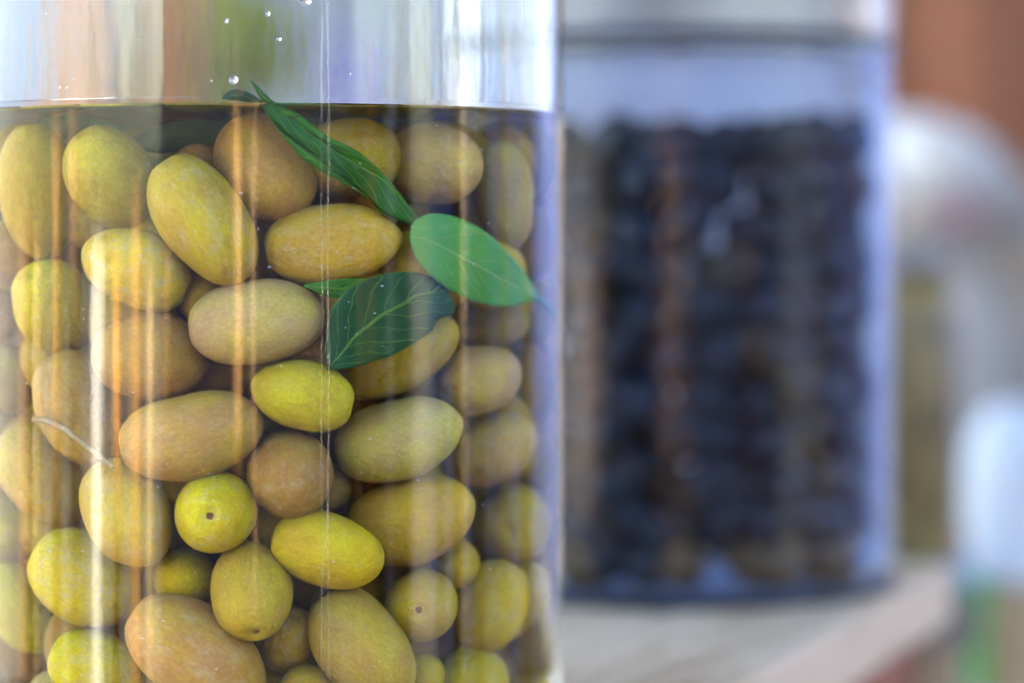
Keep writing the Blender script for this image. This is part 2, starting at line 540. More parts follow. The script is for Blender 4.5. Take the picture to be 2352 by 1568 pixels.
STREAKS = [
    (225, 18, 'white', 590, 2.2, "white sunlit post mirrored as the widest white streak in the glass"),
    (312, 16, 'orange', 470, 2.4, "orange sunlit post mirrored beside the widest white streak"),
    (345, 12, 'cream', 640, 2.7, "cream sunlit post mirrored right of the twin orange streak"),
    (84, 11, 'cream', 560, 1.9, "cream sunlit post mirrored near the jar's far left rim"),
    (132, 16, 'orange', 300, 2.1, "orange sunlit post mirrored over the upright leftmost olive"),
    (545, 16, 'orange', 280, 2.6, "orange sunlit post mirrored over the large tilted olive"),
    (852, 15, 'red', 60, 2.5, "red sunlit post mirrored over the floating long leaf"),
    (896, 15, 'white', -300, 2.7, "white sunlit post mirrored as the tall streak beside the leaf"),
    (1062, 10, 'cream', 200, 2.9, "cream sunlit post mirrored over the upper right olive"),
    (1092, 9, 'cream', 230, 2.5, "slim cream sunlit post mirrored at the upper right olive's end"),
    (1214, 16, 'orange', 250, 2.6, "orange sunlit post mirrored along the jar's right rim"),
    (1048, 14, 'bark', -300, 2.6, "dark wooden post mirrored as a shadowy stripe on the oval leaf"),
    (1112, 14, 'bark', -300, 2.6, "dark wooden post mirrored as the second shadowy stripe on the oval leaf"),
    (1160, 10, 'bark', -300, 2.8, "thin dark post mirrored beside the oval leaf's stalk"),
    (60, 26, 'bark', 500, 2.0, "brown wooden post mirrored as a dusky band at the left rim"),
    (172, 18, 'bark', 250, 2.3, "brown wooden post mirrored left of the widest white streak"),
    (268, 16, 'tan', 620, 2.6, "tan wooden post mirrored between the white and orange streaks"),
    (385, 14, 'bark', 560, 2.8, "brown wooden post mirrored over the brown wrinkled olive"),
    (585, 10, 'bark', 300, 2.9, "brown wooden post mirrored beside the large tilted olive"),
    (825, 12, 'tan', 520, 2.9, "tan wooden post mirrored over the broad dark leaf"),
]
for (px, w, m, yt, dist, lab) in STREAKS:
    streak_post(px, w, M[m], yt, dist, "sunlit_post", lab, "post")

def navy_blocker():  # unseen blocker added so the jar's centre reflects something dark
    t = empty("blocker_screen", (0, -3.4, -0.80))
    tag(t, "added navy cloth blocker behind the viewer, keeping reflections dark at the glass centre", "screen")
    n = 60
    vs, fs = [], []
    for i in range(n + 1):
        x = -2.7 + 7.4 * i / n
        y = 0.05 * math.sin(i * 0.9)
        vs += [(x, y, 0.02), (x, y, 2.2)]
    for i in range(n):
        fs.append((2 * i, 2 * i + 2, 2 * i + 3, 2 * i + 1))
    o = link("cloth", mesh_from("cloth", vs, fs), M['navy'], t)
    md = o.modifiers.new("thick", 'SOLIDIFY'); md.thickness = 0.004
    for x in (-2.7, 4.7):
        p = link("pole", lathe("pole", [(0, 0), (0.03, 0), (0.03, 2.3), (0, 2.3)], 16), M['metal'], t)
        p.location = (x, -0.09, 0)
navy_blocker()

def side_blocker():  # second unseen blocker, added to cut the bright veil on the right
    t = empty("blocker_screen", (3.3, -2.3, -0.80))
    tag(t, "added navy cloth side blocker, cutting bright reflections right of the mould seam", "screen")
    n = 30
    vs, fs = [], []
    for i in range(n + 1):
        y = -1.0 + 2.0 * i / n
        x = 0.04 * math.sin(i * 0.9)
        vs += [(x, y, 0.02), (x, y, 2.2)]
    for i in range(n):
        fs.append((2 * i, 2 * i + 2, 2 * i + 3, 2 * i + 1))
    o = link("cloth", mesh_from("cloth", vs, fs), M['navy'], t)
    md = o.modifiers.new("thick", 'SOLIDIFY'); md.thickness = 0.004
    for y in (-1.0, 1.0):
        p = link("pole", lathe("pole", [(0, 0), (0.03, 0), (0.03, 2.3), (0, 2.3)], 16), M['metal'], t)
        p.location = (0.09, y, 0)
side_blocker()

def blue_reflector():  # unseen cloth added to give the right rims a blue reflection
    t = empty("blue_reflector", (4.6, 1.9, -0.80))
    tag(t, "blue cloth added beyond the right edge, reflected to tint the right rims blue", "tarp")
    n = 90
    vs, fs = [], []
    for i in range(n + 1):
        f = i / n
        if f < 0.7:
            x, y = 0.07 * math.sin(i * 0.8), -3.0 + 6.2 * f / 0.7
        else:
            x, y = -2.5 * (f - 0.7) / 0.3, 3.2 + 0.4 * (f - 0.7) / 0.3 + 0.07 * math.sin(i * 0.8)
        vs += [(x, y, 0.02), (x, y, 1.9)]
    for i in range(n):
        fs.append((2 * i, 2 * i + 2, 2 * i + 3, 2 * i + 1))
    o = link("cloth", mesh_from("cloth", vs, fs), M['bluecloth'], t)
    md = o.modifiers.new("thick", 'SOLIDIFY'); md.thickness = 0.003
    for y in (-3.0, 3.2):
        p = link("pole", lathe("pole", [(0, 0), (0.03, 0), (0.03, 2.0), (0, 2.0)], 16), M['metal'], t)
        p.location = (0.12, y, 0)
blue_reflector()

# ------------------------------------------------------------------ blurred background
def bg_box(name, px0, px1, ytop, D, depth, zbase, mat, label, cat, group=None):
    a, b = P(px0, ytop, D), P(px1, ytop, D)
    w = b.x - a.x
    h = a.z - zbase
    o = link(name, box_mesh(name, w, depth, h, 0.004), M[mat])
    o.location = ((a.x + b.x) / 2, D + depth / 2, zbase)
    tag(o, label, cat, group)
    return o

def back_counter():
    t = empty("back_counter", (-0.22, 2.15, -0.80))
    tag(t, "plain wooden counter behind the green olive jar", "counter")
    top = link("top", box_mesh("top", 0.62, 0.7, 0.03, 0.004), M['taupe'], t); top.location = (0, 0, 0.77)
    for sx in (-1, 1):
        for sy in (-1, 1):
            l = link("leg", box_mesh("leg", 0.05, 0.05, 0.769, 0.003), M['bark'], t)
            l.location = (sx * 0.26, sy * 0.3, 0.0)
back_counter()

bg_box("cardboard_box", 40, 215, -60, 1.90, 0.12, 0.001, 'peach', "blurred peach box seen through the jar's upper left glass", "box")
bg_box("cardboard_box", 262, 425, -90, 1.95, 0.12, 0.001, 'tan', "blurred tan box seen through glass beside the yellow-green shrub", "box")
bg_box("storage_bin", 770, 905, 95, 2.00, 0.12, 0.001, 'lav', "blurred lavender bin seen through glass right of the mould seam", "bin")
bg_box("storage_bin", 1085, 1195, 60, 1.95, 0.10, 0.001, 'blue', "blurred pale blue bin seen through glass near right rim", "bin")
bg_box("fabric_roll", 1203, 1222, 10, 1.90, 0.02, 0.001, 'pink', "thin magenta fabric roll seen through glass near right rim", "fabric roll")

bg_box("pink_glare_box", 1330, 1985, 100, 2.3, 0.10, -0.80, 'palepink', "pale pink box added for the pinkish glare over the black olives", "crate")  # added box; its colour stands for the pinkish glare above the olives

def wood_post(px, D, w, label):
    p = P(px, 0, D)
    t = link("wooden_post", box_mesh("wooden_post", w, w, 2.6, 0.006), M['bark'])
    t.location = (p.x, p.y, -0.80)
    t.rotation_euler = (0, 0, 0.4)
    tag(t, label, "post")
wood_post(1012, 2.65, 0.016, "thin brown wooden post behind the jar's upper right glass")

def shrub(px, py, D, r, label):
    c = P(px, py, D)
    t = empty("potted_shrub", (c.x, c.y, -0.80))
    tag(t, label, "shrub")
    rng = random.Random(5)
    vs, fs = [], []
    for i in range(900):
        d = Vector((rng.gauss(0, 1), rng.gauss(0, 1), rng.gauss(0, 1))).normalized()
        q = d * r * (rng.random() ** 0.4) * (0.8 + 0.3 * math.sin(d.x * 5 + d.z * 4))
        q.z += c.z + 0.80
        ax = Vector((rng.gauss(0, 1), rng.gauss(0, 1), rng.gauss(0, 1))).normalized()
        bx = ax.cross(Vector((rng.gauss(0, 1), rng.gauss(0, 1), rng.gauss(0, 1)))).normalized()
        L, W = 0.035, 0.012
        k = len(vs)
        vs += [q - ax * L, q + bx * W + ax * L * 0.1, q + ax * L, q - bx * W]
        fs.append((k, k + 1, k + 2, k + 3))
    cr = link("crown", mesh_from("crown", vs, fs, False), M['shrub'], t)
    tr = link("trunk", lathe("trunk", [(0.0, 0.25), (0.014, 0.25), (0.010, c.z + 0.80), (0.0, c.z + 0.80)], 12), M['bark'], t)
    pot = link("pot", lathe("pot", [(0.0, 0.0), (0.11, 0.0), (0.15, 0.26), (0.16, 0.26), (0.16, 0.30), (0.14, 0.30), (0.14, 0.26), (0.0, 0.26)], 32), M['brown'], t)
shrub(533, 95, 2.9, 0.080, "yellow-green shrub blurred behind the jar's upper glass")

def backdrop():
    t = empty("market_tarp", (0.3, 5.5, -0.80))
    tag(t, "pale lavender-blue tarp glowing out of focus far behind the jars", "tarp")
    n = 80
    vs, fs = [], []
    for i in range(n + 1):
        x = -2.8 + 4.6 * i / n
        y = 0.06 * math.sin(i * 0.8) + 0.03 * math.sin(i * 1.7)
        vs += [(x, y, 0.02), (x, y, 1.9)]
    for i in range(n):
        fs.append((2 * i, 2 * i + 2, 2 * i + 3, 2 * i + 1))
    o = link("cloth", mesh_from("cloth", vs, fs), M['tarp'], t)
    md = o.modifiers.new("thick", 'SOLIDIFY'); md.thickness = 0.003
    for x in (-2.8, 1.8):
        p = link("pole", lathe("pole", [(0, 0), (0.03, 0), (0.03, 2.0), (0, 2.0)], 16), M['metal'], t)
        p.location = (x, 0.1, 0)
backdrop()

# right-hand background
def rear_shelf():
    t = empty("rear_shelf", (0.02, 1.36, -0.80))
    tag(t, "grey wooden rear shelf behind the dark olive jar", "shelf")
    top = link("top", box_mesh("top", 0.34, 0.46, 0.02, 0.003), M['taupe'], t)
    top.location = (0, 0, 0.752)
    for sx in (-1, 1):
        for sy in (-1, 1):
            l = link("leg", box_mesh("leg", 0.04, 0.04, 0.751, 0.003), M['bark'], t)
            l.location = (sx * 0.13, sy * 0.19, 0)
rear_shelf()
SHZ = -0.80 + 0.772

def vessel(name, c, prof, mat, label, cat, lidmat=None, seg=48):
    t = empty(name, c)
    tag(t, label, cat)
    link("body", lathe("body", prof, seg), mat, t)
    if lidmat:
        r, z = prof[-1][0] if prof[-1][0] > 0 else prof[-2][0], prof[-1][1]
        link("lid", lathe("lid", [(0, z + 0.0005), (r * 1.05, z + 0.0005), (r * 1.05, z + 0.012), (r, z + 0.014), (0, z + 0.014)], seg), lidmat, t)
    return t

c = P(2010, 900, 1.20)
vessel("olive_crock", (c.x, c.y, SHZ), [(0, 0), (0.033, 0), (0.036, 0.01), (0.036, 0.115), (0.031, 0.128), (0, 0.128)],
       M['olivemass'], "olive-green glazed crock blurred right behind the dark jar", "crock", M['greyjar'])
c = P(2225, 900, 1.45)
vessel("stoneware_bottle", (c.x, c.y, -0.80), [(0, 0), (0.03, 0), (0.03, 0.80), (0.024, 0.86), (0.012, 0.90), (0, 0.90)],
       M['greyjar'], "tall grey-beige stoneware bottle blurred behind the table corner", "bottle")

def tub():
    c = P(2345, 1200, 1.30)
    topz = P(2345, 925, 1.30).z
    midz = P(2345, 1318, 1.30).z
    r = 0.0265
    t = empty("plastic_tub", (c.x, c.y, -0.80))
    tag(t, "white plastic canister with green-striped label at the right edge", "canister")
    h = topz + 0.80
    link("body", lathe("body", [(0, 0), (r, 0), (r, h - 0.03), (r * 0.93, h - 0.018), (r * 0.7, h - 0.006), (r * 0.45, h), (0, h)], 48), M['bowl'], t)
    zb = midz + 0.80
    for a0, a1, m in ((195, 228, 'green'), (230, 330, 'cream')):
        vs, fs = [], []
        n = 14
        for i in range(n + 1):
            a = math.radians(a0 + (a1 - a0) * i / n)
            for (rr, z) in ((r + 0.0006, zb - 0.055), (r + 0.0006, zb)):
                vs.append((rr * math.cos(a), rr * math.sin(a), z))
        for i in range(n):
            fs.append((2 * i, 2 * i + 2, 2 * i + 3, 2 * i + 1))
        link("label_stripe", mesh_from("label_stripe", vs, fs), M[m], t)
tub()

def blob(name, px, py, D, rx, rz, mat, label, cat, flat=0.0):
    c = P(px, py, D)
    rxm, rzm = rx * D / F, rz * D / F
    n = 14
    prof = []
    for i in range(n + 1):
        a = -math.pi / 2 + math.pi * i / n
        r = rxm * math.cos(a) * (1 + 0.04 * math.sin(3 * a))
        z = rzm * math.sin(a)
        if i == n: z -= rzm * 0.08
        prof.append((max(0.0, r), z))
    o = link(name, lathe(name, prof, 32), M[mat])
    o.location = c
    o.rotation_euler = (0.15, 0.2, 0)
    tag(o, label, cat)
    return o

def back_rack():
    """taupe crates stacked at the rear; the white bundle and the melons lie on them"""
    D = 1.62
    z1 = P(2100, 548, D).z
    a, b = P(1990, 548, D), P(2420, 548, D)
    t = empty("wooden_crate", ((a.x + b.x) / 2, D + 0.12, -0.80))
    tag(t, "taupe slatted wooden crate blurred at the right edge under pale fruit", "crate")
    w, h = b.x - a.x, z1 + 0.80
    n = 9
    for i in range(n):
        s = link("slat", box_mesh("slat", w, 0.015, h / n - 0.008, 0.002), M['taupe'], t)
        s.location = (0, -0.12, i * h / n + 0.002)
    for sx in (-1, 1):
        p = link("corner_post", box_mesh("corner_post", 0.02, 0.22, h, 0.002), M['bark'], t)
        p.location = (sx * (w / 2 - 0.012), 0.0, 0.0)
    link("top_board", box_mesh("top_board", w, 0.24, 0.012, 0.002), M['taupe'], t).location = (0, 0.0, h - 0.0125)
    return z1
zr = back_rack()
blob("melon", 2088, 497, 1.66, 50, 50, 'ball', "round cream melon blurred below the white bundle", "melon")
blob("melon", 2205, 492, 1.70, 52, 55, 'pinkball', "dull pink melon blurred beside the cream melon", "melon")
blob("melon", 2325, 490, 1.72, 60, 58, 'greyjar', "grey-beige melon blurred at the right edge", "melon")
blob("cloth_bundle", 2140, 350, 1.76, 118, 112, 'bowl', "white cloth bundle blurred under the brown awning", "bundle")

c = P(2185, 1165, 1.24)
blob("pomegranate", 2178, 1150, 1.24, 46, 46, 'pinkball', "dull pink round fruit blurred beside the white canister", "fruit").location.z = SHZ + 0.0092
c = P(2300, 800, 1.52)  # dark shape added to stand for the dark gap here
vessel("dark_gap_bottle", (c.x, c.y, -0.80), [(0, 0), (0.022, 0), (0.022, 0.78), (0.018, 0.81), (0.008, 0.835), (0.008, 0.86), (0, 0.86)],
       M['metal'], "dark bottle shape added as the dark gap behind the white canister", "bottle")
c = P(2120, 1240, 1.16)
vessel("glass_dish", (c.x, c.y, SHZ), [(0, 0), (0.014, 0), (0.022, 0.010), (0.021, 0.0105), (0.0, 0.004)],
       M['dish'], "small pale blue dish blurred behind the table corner", "dish")

def awning():
    t = empty("brown_awning", (0, 0, 0))
    tag(t, "reddish-brown awning edge sagging at the upper right", "awning")
    D = 1.5
    lower = [(1960, 235), (2060, 250), (2130, 255), (2200, 280), (2270, 325), (2352, 385), (2440, 450), (2560, 540)]
    n = 8
    vs, fs = [], []
    for i, (x, y) in enumerate(lower):
        p = P(x, y, D)
        for j in range(n + 1):
            f = j / n
            vs.append((p.x + 0.02 * f, D + 0.03 * math.sin(i * 1.3) + 0.25 * f - 0.02 * math.sin(f * 3.1), p.z + f * 0.22))
    for i in range(len(lower) - 1):
        for j in range(n):
            a = i * (n + 1) + j
            fs.append((a, a + n + 1, a + n + 2, a + 1))
    o = link("cloth", mesh_from("cloth", vs, fs), M['awning'], t)
    md = o.modifiers.new("thick", 'SOLIDIFY'); md.thickness = 0.003
    pr = link("rail", lathe("rail", [(0, 0), (0.012, 0), (0.012, 0.6), (0, 0.6)], 16), M['bark'], t)
    p = P(1990, 190, D)
    pr.location = (p.x - 0.02, D + 0.28, p.z + 0.235)
    pr.rotation_euler = (0, math.radians(96), 0)
    ps = link("post", lathe("post", [(0, 0), (0.014, 0), (0.014, 1.35), (0, 1.35)], 16), M['bark'], t)
    ps.location = (p.x + 0.5, D + 0.31, -0.80)
awning()

# ------------------------------------------------------------------ dark jar behind
KX, KY, KR = 0.0568, 0.9734, 0.0753
def dark_jar():
    t = empty("glass_jar", (KX, KY, 0.0))
    tag(t, "blurred clear glass jar packed with black olives near the table corner", "jar")
    ri = KR - 0.003
    prof = [(0.0, 0.0008), (KR - 0.006, 0.0008), (KR - 0.001, 0.004), (KR, 0.010), (KR, 0.012), (KR, 0.014), (KR, 0.10), (KR, 0.212), (KR, 0.215), (KR - 0.001, 0.219), (KR - 0.012, 0.23), (KR - 0.012, 0.245)]
    link("wall", lathe("wall", prof, 96), M['glass_far'], t)
    prof2 = [(0.0, 0.0043), (ri - 0.006, 0.0043), (ri, 0.0103), (ri, 0.013), (ri, 0.10), (ri, 0.212), (ri, 0.215), (ri - 0.012, 0.23), (ri - 0.012, 0.245)]
    link("inner_wall", lathe("inner_wall", prof2, 96), M['glass_in'], t)
    zb = CZ + (Y0 - 75) / F * 0.90
    link("band", lathe("band", [(KR + .0003, zb - .0022), (KR + .0016, zb - .0018), (KR + .0016, zb + .0018), (KR + .0003, zb + .0022)], 96, True), M['metal'], t)
    link("foot_ring", lathe("foot_ring", [(KR - .004, .0004), (KR + .0012, .0006), (KR + .0012, .0040), (KR + .0002, .0048), (KR - .004, .0048)], 96, True), M['metal'], t)
    rb = ri - 0.0004
    b = link("brine", lathe("brine", [(0, 0.0048), (rb - .006, 0.0048), (rb, 0.0108), (rb, zb - 0.003), (rb - .0006, zb - .0038), (rb - .002, zb - .0042), (0, zb - .0045)], 96), M['brine2'])
    b.location = (KX, KY, 0)
    tag(b, "clear dark brine filling the blurred jar of black olives", "brine")
dark_jar()

# ------------------------------------------------------------------ olives
def olive_mesh(name, seed, wr=0.02, point=0.06, dim=0.10):
    rng = np.random.default_rng(seed)
    seg, rings = 40, 28
    ph = rng.uniform(0, 6.28, 12)
    dents = [(rng.uniform(0, 6.28), rng.uniform(-0.7, 0.7), rng.uniform(0.12, 0.5), rng.uniform(-0.03, 0.06)) for _ in range(5)]
    vs = []
    fs = []
    def surf(t, a):
        th = math.pi * (t)                 # 0 = stem end (+z)
        z = math.cos(th)
        r = abs(math.sin(th)) ** 0.94
        z2 = z
        rr = r * (1 + 0.03 * z)
        # stem dimple
        q = math.exp(-(r / 0.17) ** 2)
        if z > 0: z2 -= dim * q
        else: z2 -= point * math.exp(-(r / 0.28) ** 2) - 0.01
        k = 1 + wr * (math.sin(2 * a + ph[0] + 1.5 * z) * 0.6 + math.sin(3 * a + ph[1] - 2 * z) * 0.4 + 0.5 * math.sin(4 * z + ph[2] + a))
        k2 = 1 + 0.006 * math.sin(9 * a + ph[3] + 6 * z) * math.sin(5 * z + ph[4])
        bx = 0.03 * math.sin(2.2 * z + ph[5]) * (1 - z * z)
        dent = 0.0
        for (da, dz, dw, dd) in dents:
            g = ((math.cos(a - da) - 1) / 0.25) - ((z - dz) / dw) ** 2
            dent += dd * math.exp(g)
        kk = k * k2 * (1 - dent)
        return (rr * kk * math.cos(a) + bx, rr * kk * math.sin(a), z2)
    vs.append(surf(0, 0))
    for i in range(1, rings):
        for k in range(seg):
            vs.append(surf(i / rings, 2 * math.pi * k / seg))
    vs.append(surf(1, 0))
    for k in range(seg):
        fs.append((0, 1 + k, 1 + (k + 1) % seg))
    for i in range(rings - 2):
        for k in range(seg):
            a = 1 + i * seg
            fs.append((a + k, a + seg + k, a + seg + (k + 1) % seg, a + (k + 1) % seg))
    a = 1 + (rings - 2) * seg
    last = len(vs) - 1
    for k in range(seg):
        fs.append((a + k, last, a + (k + 1) % seg))
    return mesh_from(name, vs, fs)

OLIVE_MESH = [olive_mesh("olive", s, 0.020 + 0.010 * (s % 3), 0.01 + 0.02 * (s % 3)) for s in range(9)]
for m in OLIVE_MESH: m.materials.append(M['olive'])
BLACK_MESH = [olive_mesh("black_olive", 40 + s) for s in range(3)]
for m in BLACK_MESH: m.materials.append(M['olive_black'])

def scar_mesh():
    vs, fs = [(0, 0, 0.915)], []
    n = 14
    rng = random.Random(3)
    for ring, (r, z) in enumerate(((0.045, 0.922), (0.090, 0.937))):
        for k in range(n):
            a = 2 * math.pi * k / n
            q = r * (1 + 0.25 * (rng.random() - 0.5))
            vs.append((q * math.cos(a), q * math.sin(a), z))
    for k in range(n):
        fs.append((0, 1 + k, 1 + (k + 1) % n))
        fs.append((1 + k, 1 + n + k, 1 + n + (k + 1) % n, 1 + (k + 1) % n))
    me = mesh_from("stem_scar", vs, fs)
    me.materials.append(M['scar'])
    return me
SCAR = scar_mesh()

TAN = (0.61, 0.405, 0.105)
GOLD = (0.67, 0.475, 0.060)
YEL = (0.75, 0.575, 0.032)
LIME = (0.78, 0.66, 0.015)  # lime skin; at the lower left it stands for transmitted sunlight
PALE = (0.66, 0.515, 0.19)
BRN = (0.50, 0.29, 0.065)

# (end1, end2, half width, colour, min gap from glass mm, stem end1 towards viewer?, scar shown, label)
OLIVES = [
 # ---- nearest the glass first
 ((375,365),(560,648),100,GOLD,0.3,0,0,"large pale olive tilted below the brine line, in front of two others"),
 ((436,668),(192,570),88,YEL,0.3,1,1,"yellow olive with a puckered stem end under the large tilted olive"),
 ((604,575),(920,545),91,GOLD,0.3,1,1,"plump level gold olive just under the long floating leaf"),
 ((430,755),(748,725),98,(0.63, 0.475, 0.215),0.3,0,0,"level olive with a pale pinkish bloom on its end, mid-jar"),
 ((272,1030),(604,965),101,TAN,0.3,0,0,"long creased tan olive lying level left of the jar's centre"),
 ((814,935),(580,880),81,YEL,0.3,1,1,"bright yellow olive with dark stem pit below the dark leaf's tip"),
 ((600,1010),(735,1165),98,BRN,0.3,0,0,"round brown olive with a golden spot, mid-jar below the bright yellow one"),
 ((495,1165),(497,1190),92,LIME,0.3,1,1,"yellow olive facing outward with its star-shaped stem scar centred"),
 ((220,1065),(365,1285),99,GOLD,0.3,0,0,"steep gold olive crossed by the two orange streaks"),
 ((622,1230),(882,1295),85,YEL,0.3,0,0,"smooth yellow olive with a groove at its end, below the round brown one"),
 ((600,1463),(552,1245),91,GOLD,0.3,1,1,"upright olive with a dark stem pit at its bottom end"),
 ((740,1360),(925,1610),101,TAN,0.3,0,0,"big mottled olive with white blotches at the bottom edge"),
 ((300,1400),(600,1600),106,TAN,0.3,0,0,"largest tan olive at the bottom edge beside the white streak"),
 ((768,1050),(1060,965),93,PALE,0.3,0,0,"pale blotched olive slanting right of the round brown olive"),
 ((75,1260),(315,1395),100,YEL,0.3,0,0,"fat yellow olive crossed by the wide white streak, lower left"),
 ((192,300),(325,520),97,GOLD,3.0,0,0,"gold olive with crystals, second from the left under the brine line"),
 ((72,280),(105,597),88,GOLD,0.3,0,0,"upright olive leftmost under the brine line"),
 ((75,605),(180,800),90,YEL,0.3,0,0,"rounded yellow olive directly below the upright leftmost olive"),
 ((520,285),(700,490),106,TAN,4.0,0,0,"dusky olive tucked under the long floating leaf at the brine line"),
 ((15,985),(175,1200),91,GOLD,0.3,0,0,"gold olive at the left rim below the twig"),
 ((208,800),(480,835),97,BRN,2.0,0,0,"brown wrinkled olive behind the pale-bloomed one, left of centre"),
 ((785,885),(1050,745),80,GOLD,5.0,0,0,"gold olive showing as a crescent below the dark leaf"),
 ((795,1235),(1088,1150),98,GOLD,2.0,0,0,"large dotted olive right of the smooth yellow olive"),
 ((968,1310),(962,1470),82,GOLD,0.3,1,1,"egg-shaped olive with a dark stem dot near its top, lower right"),
 ((1175,1293),(1080,1490),82,YEL,0.3,0,0,"upright yellow olive right of the one with a stem dot"),
 ((1090,1180),(1258,1228),90,GOLD,0.3,0,0,"round gold olive against the right rim, lower half"),
 ((1015,1080),(1225,985),82,PALE,0.5,0,0,"pale wrinkled olive right of the pale blotched one"),
 ((1005,905),(1195,840),80,PALE,1.0,0,0,"pale ridged olive right of the dark leaf's tip"),
 ((880,370),(1112,385),93,PALE,2.0,0,0,"whitish olive under the brine line right of the long leaf"),
 ((1182,1525),(1245,1395),74,PALE,0.3,1,1,"greyish olive with a dark stem pit at the bottom right rim"),
 ((1140,1505),(1020,1640),85,YEL,0.3,0,0,"yellow-green olive cut by the bottom edge, lower right"),
 ((120,810),(250,1065),96,TAN,3.0,0,0,"tan olive behind the twig and the wide white streak"),
 ((-20,1300),(110,1490),76,LIME,0.3,0,0,"bright yellow-green olive at the left edge near the bottom"),
 ((115,1490),(330,1580),84,LIME,2.0,0,0,"lime-yellow olive under the fat yellow one at the bottom"),
 ((1140,322),(1178,572),66,PALE,1.0,0,0,"narrow upright pale olive against the right rim under the brine line"),
 ((-25,1150),(50,1290),78,LIME,0.3,0,0,"vivid lime olive at the left edge under the twig's olive"),
 ((1030,745),(1216,738),56,PALE,5.0,0,0,"grey-tan olive half hidden under the bright oval leaf"),
 ((1180,790),(1235,960),62,PALE,2.0,0,0,"pale upright olive squeezed at the right rim mid-height"),
 ((1222,290),(1226,455),64,PALE,9.0,0,0,"whitish olive at the right rim just below the brine"),
 ((1222,470),(1224,640),62,PALE,9.0,0,0,"faint olive at the right rim behind the narrow upright one"),
 ((1228,985),(1226,1150),60,PALE,9.0,0,0,"slim pale olive at the right rim behind the pale wrinkled one"),
 ((1236,1235),(1232,1400),58,GOLD,9.0,0,0,"gold sliver of olive at the right rim behind the round gold one"),
 ((1240,640),(1242,800),48,PALE,9.0,0,0,"bluish-grey olive sliver at the right rim beside the oval leaf's stalk"),
 ((1240,820),(1242,985),46,PALE,9.0,0,0,"pale olive sliver at the right rim beside the pale ridged olive"),
 ((1244,1140),(1242,1270),42,PALE,9.0,0,0,"pale olive sliver at the right rim beside the round gold olive"),
 ((1240,1400),(1240,1575),44,GOLD,9.0,0,0,"gold olive sliver at the right rim near the bottom edge"),
 ((-5,660),(0,790),48,BRN,1.0,0,0,"dark brown olive cut by the left edge mid-height"),
 ((10,790),(30,950),66,PALE,2.0,0,0,"dull pale olive at the left edge above the twig"),
 ((425,1262),(430,1388),72,LIME,8.0,0,0,"shaded lime olive in the gap left of the upright olive"),
 ((688,1392),(630,1545),66,GOLD,8.0,0,0,"shaded gold olive in the gap left of the big mottled olive"),
 ((990,1300),(1100,1280),56,YEL,8.0,0,0,"small yellow olive peeping out under the large dotted one"),
 ((640,1590),(780,1600),72,GOLD,3.0,0,0,"olive top cut by the bottom edge left of the mottled one"),
 ((965,1500),(985,1600),46,YEL,8.0,0,0,"yellow olive end at the bottom right of the mottled one"),
 ((1190,1600),(1240,1590),52,YEL,2.0,0,0,"olive top cut by the bottom edge at the right rim"),
 ((60,1600),(190,1610),66,PALE,1.0,0,0,"pale olive top cut by the bottom left edge"),
 ((400,385),(520,370),60,BRN,14.0,0,0,"dim brown olive behind the large tilted one under the brine"),
 ((450,840),(545,865),62,BRN,10.0,0,0,"brown olive end between the brown wrinkled and bright yellow ones"),
 ((440,700),(500,660),60,GOLD,14.0,0,0,"dim gold olive in the gap above the pale-bloomed one"),
 ((680,810),(760,800),50,GOLD,14.0,0,0,"dim olive in the gap above the bright yellow one"),
 ((745,1120),(770,1110),50,TAN,12.0,0,0,"sliver of tan olive right of the round brown one"),
]

# points over a unit ellipsoid for the overlap test
_k = np.arange(140) + 0.5
_ph = np.arccos(1 - 2 * _k / 140); _th = math.pi * (1 + 5 ** 0.5) * _k
UNIT = np.stack([np.cos(_th) * np.sin(_ph), np.sin(_th) * np.sin(_ph), np.cos(_ph)], 1)
PLACED = []      # (centre, rotation 3x3 columns, semi axes)

def overlaps(c, Rm, s, tol=0.92, against=None):
    pts = c + (UNIT * s * tol) @ Rm.T
    for (c2, R2, s2) in (against if against is not None else PLACED):
        if np.linalg.norm(c - c2) > max(s) + max(s2): continue
        q = ((pts - c2) @ R2) / (s2 * tol)
        if (np.einsum('ij,ij->i', q, q) < 1).any(): return True
        pts2 = c2 + (UNIT * s2 * tol) @ R2.T
        q = ((pts2 - c) @ Rm) / (s * tol)
        if (np.einsum('ij,ij->i', q, q) < 1).any(): return True
    return False

def frame_from_axis(ax, roll):
    ax = ax.normalized()
    h = Vector((0, 1, 0)) if abs(ax.y) < 0.9 else Vector((1, 0, 0))
    x = h.cross(ax).normalized()
    y = ax.cross(x)
    x2 = x * math.cos(roll) + y * math.sin(roll)
    y2 = ax.cross(x2)
    return np.array([[x2.x, y2.x, ax.x], [x2.y, y2.y, ax.y], [x2.z, y2.z, ax.z]])

def put_olive(name, me, c, Rm, s, color, label, cat, group, scar=False):
    o = bpy.data.objects.new(name, me)
    COL.objects.link(o)
    m4 = Matrix([[*Rm[0], c[0]], [*Rm[1], c[1]], [*Rm[2], c[2]], [0, 0, 0, 1]])
    o.matrix_world = m4 @ Matrix.Diagonal((s[0], s[1], s[2], 1))
    o.color = (*color, 1)
    tag(o, label, cat, group)
    if scar:
        sc = bpy.data.objects.new("stem_scar", SCAR)
        COL.objects.link(sc)
        sc.parent = o
    return o

WALLPTS = UNIT
def inside_wall(c, Rm, s, R):
    p = c + (UNIT * s) @ Rm.T
    return ((p[:, 0] - JX) ** 2 + (p[:, 1] - JY) ** 2 <= R * R).all()

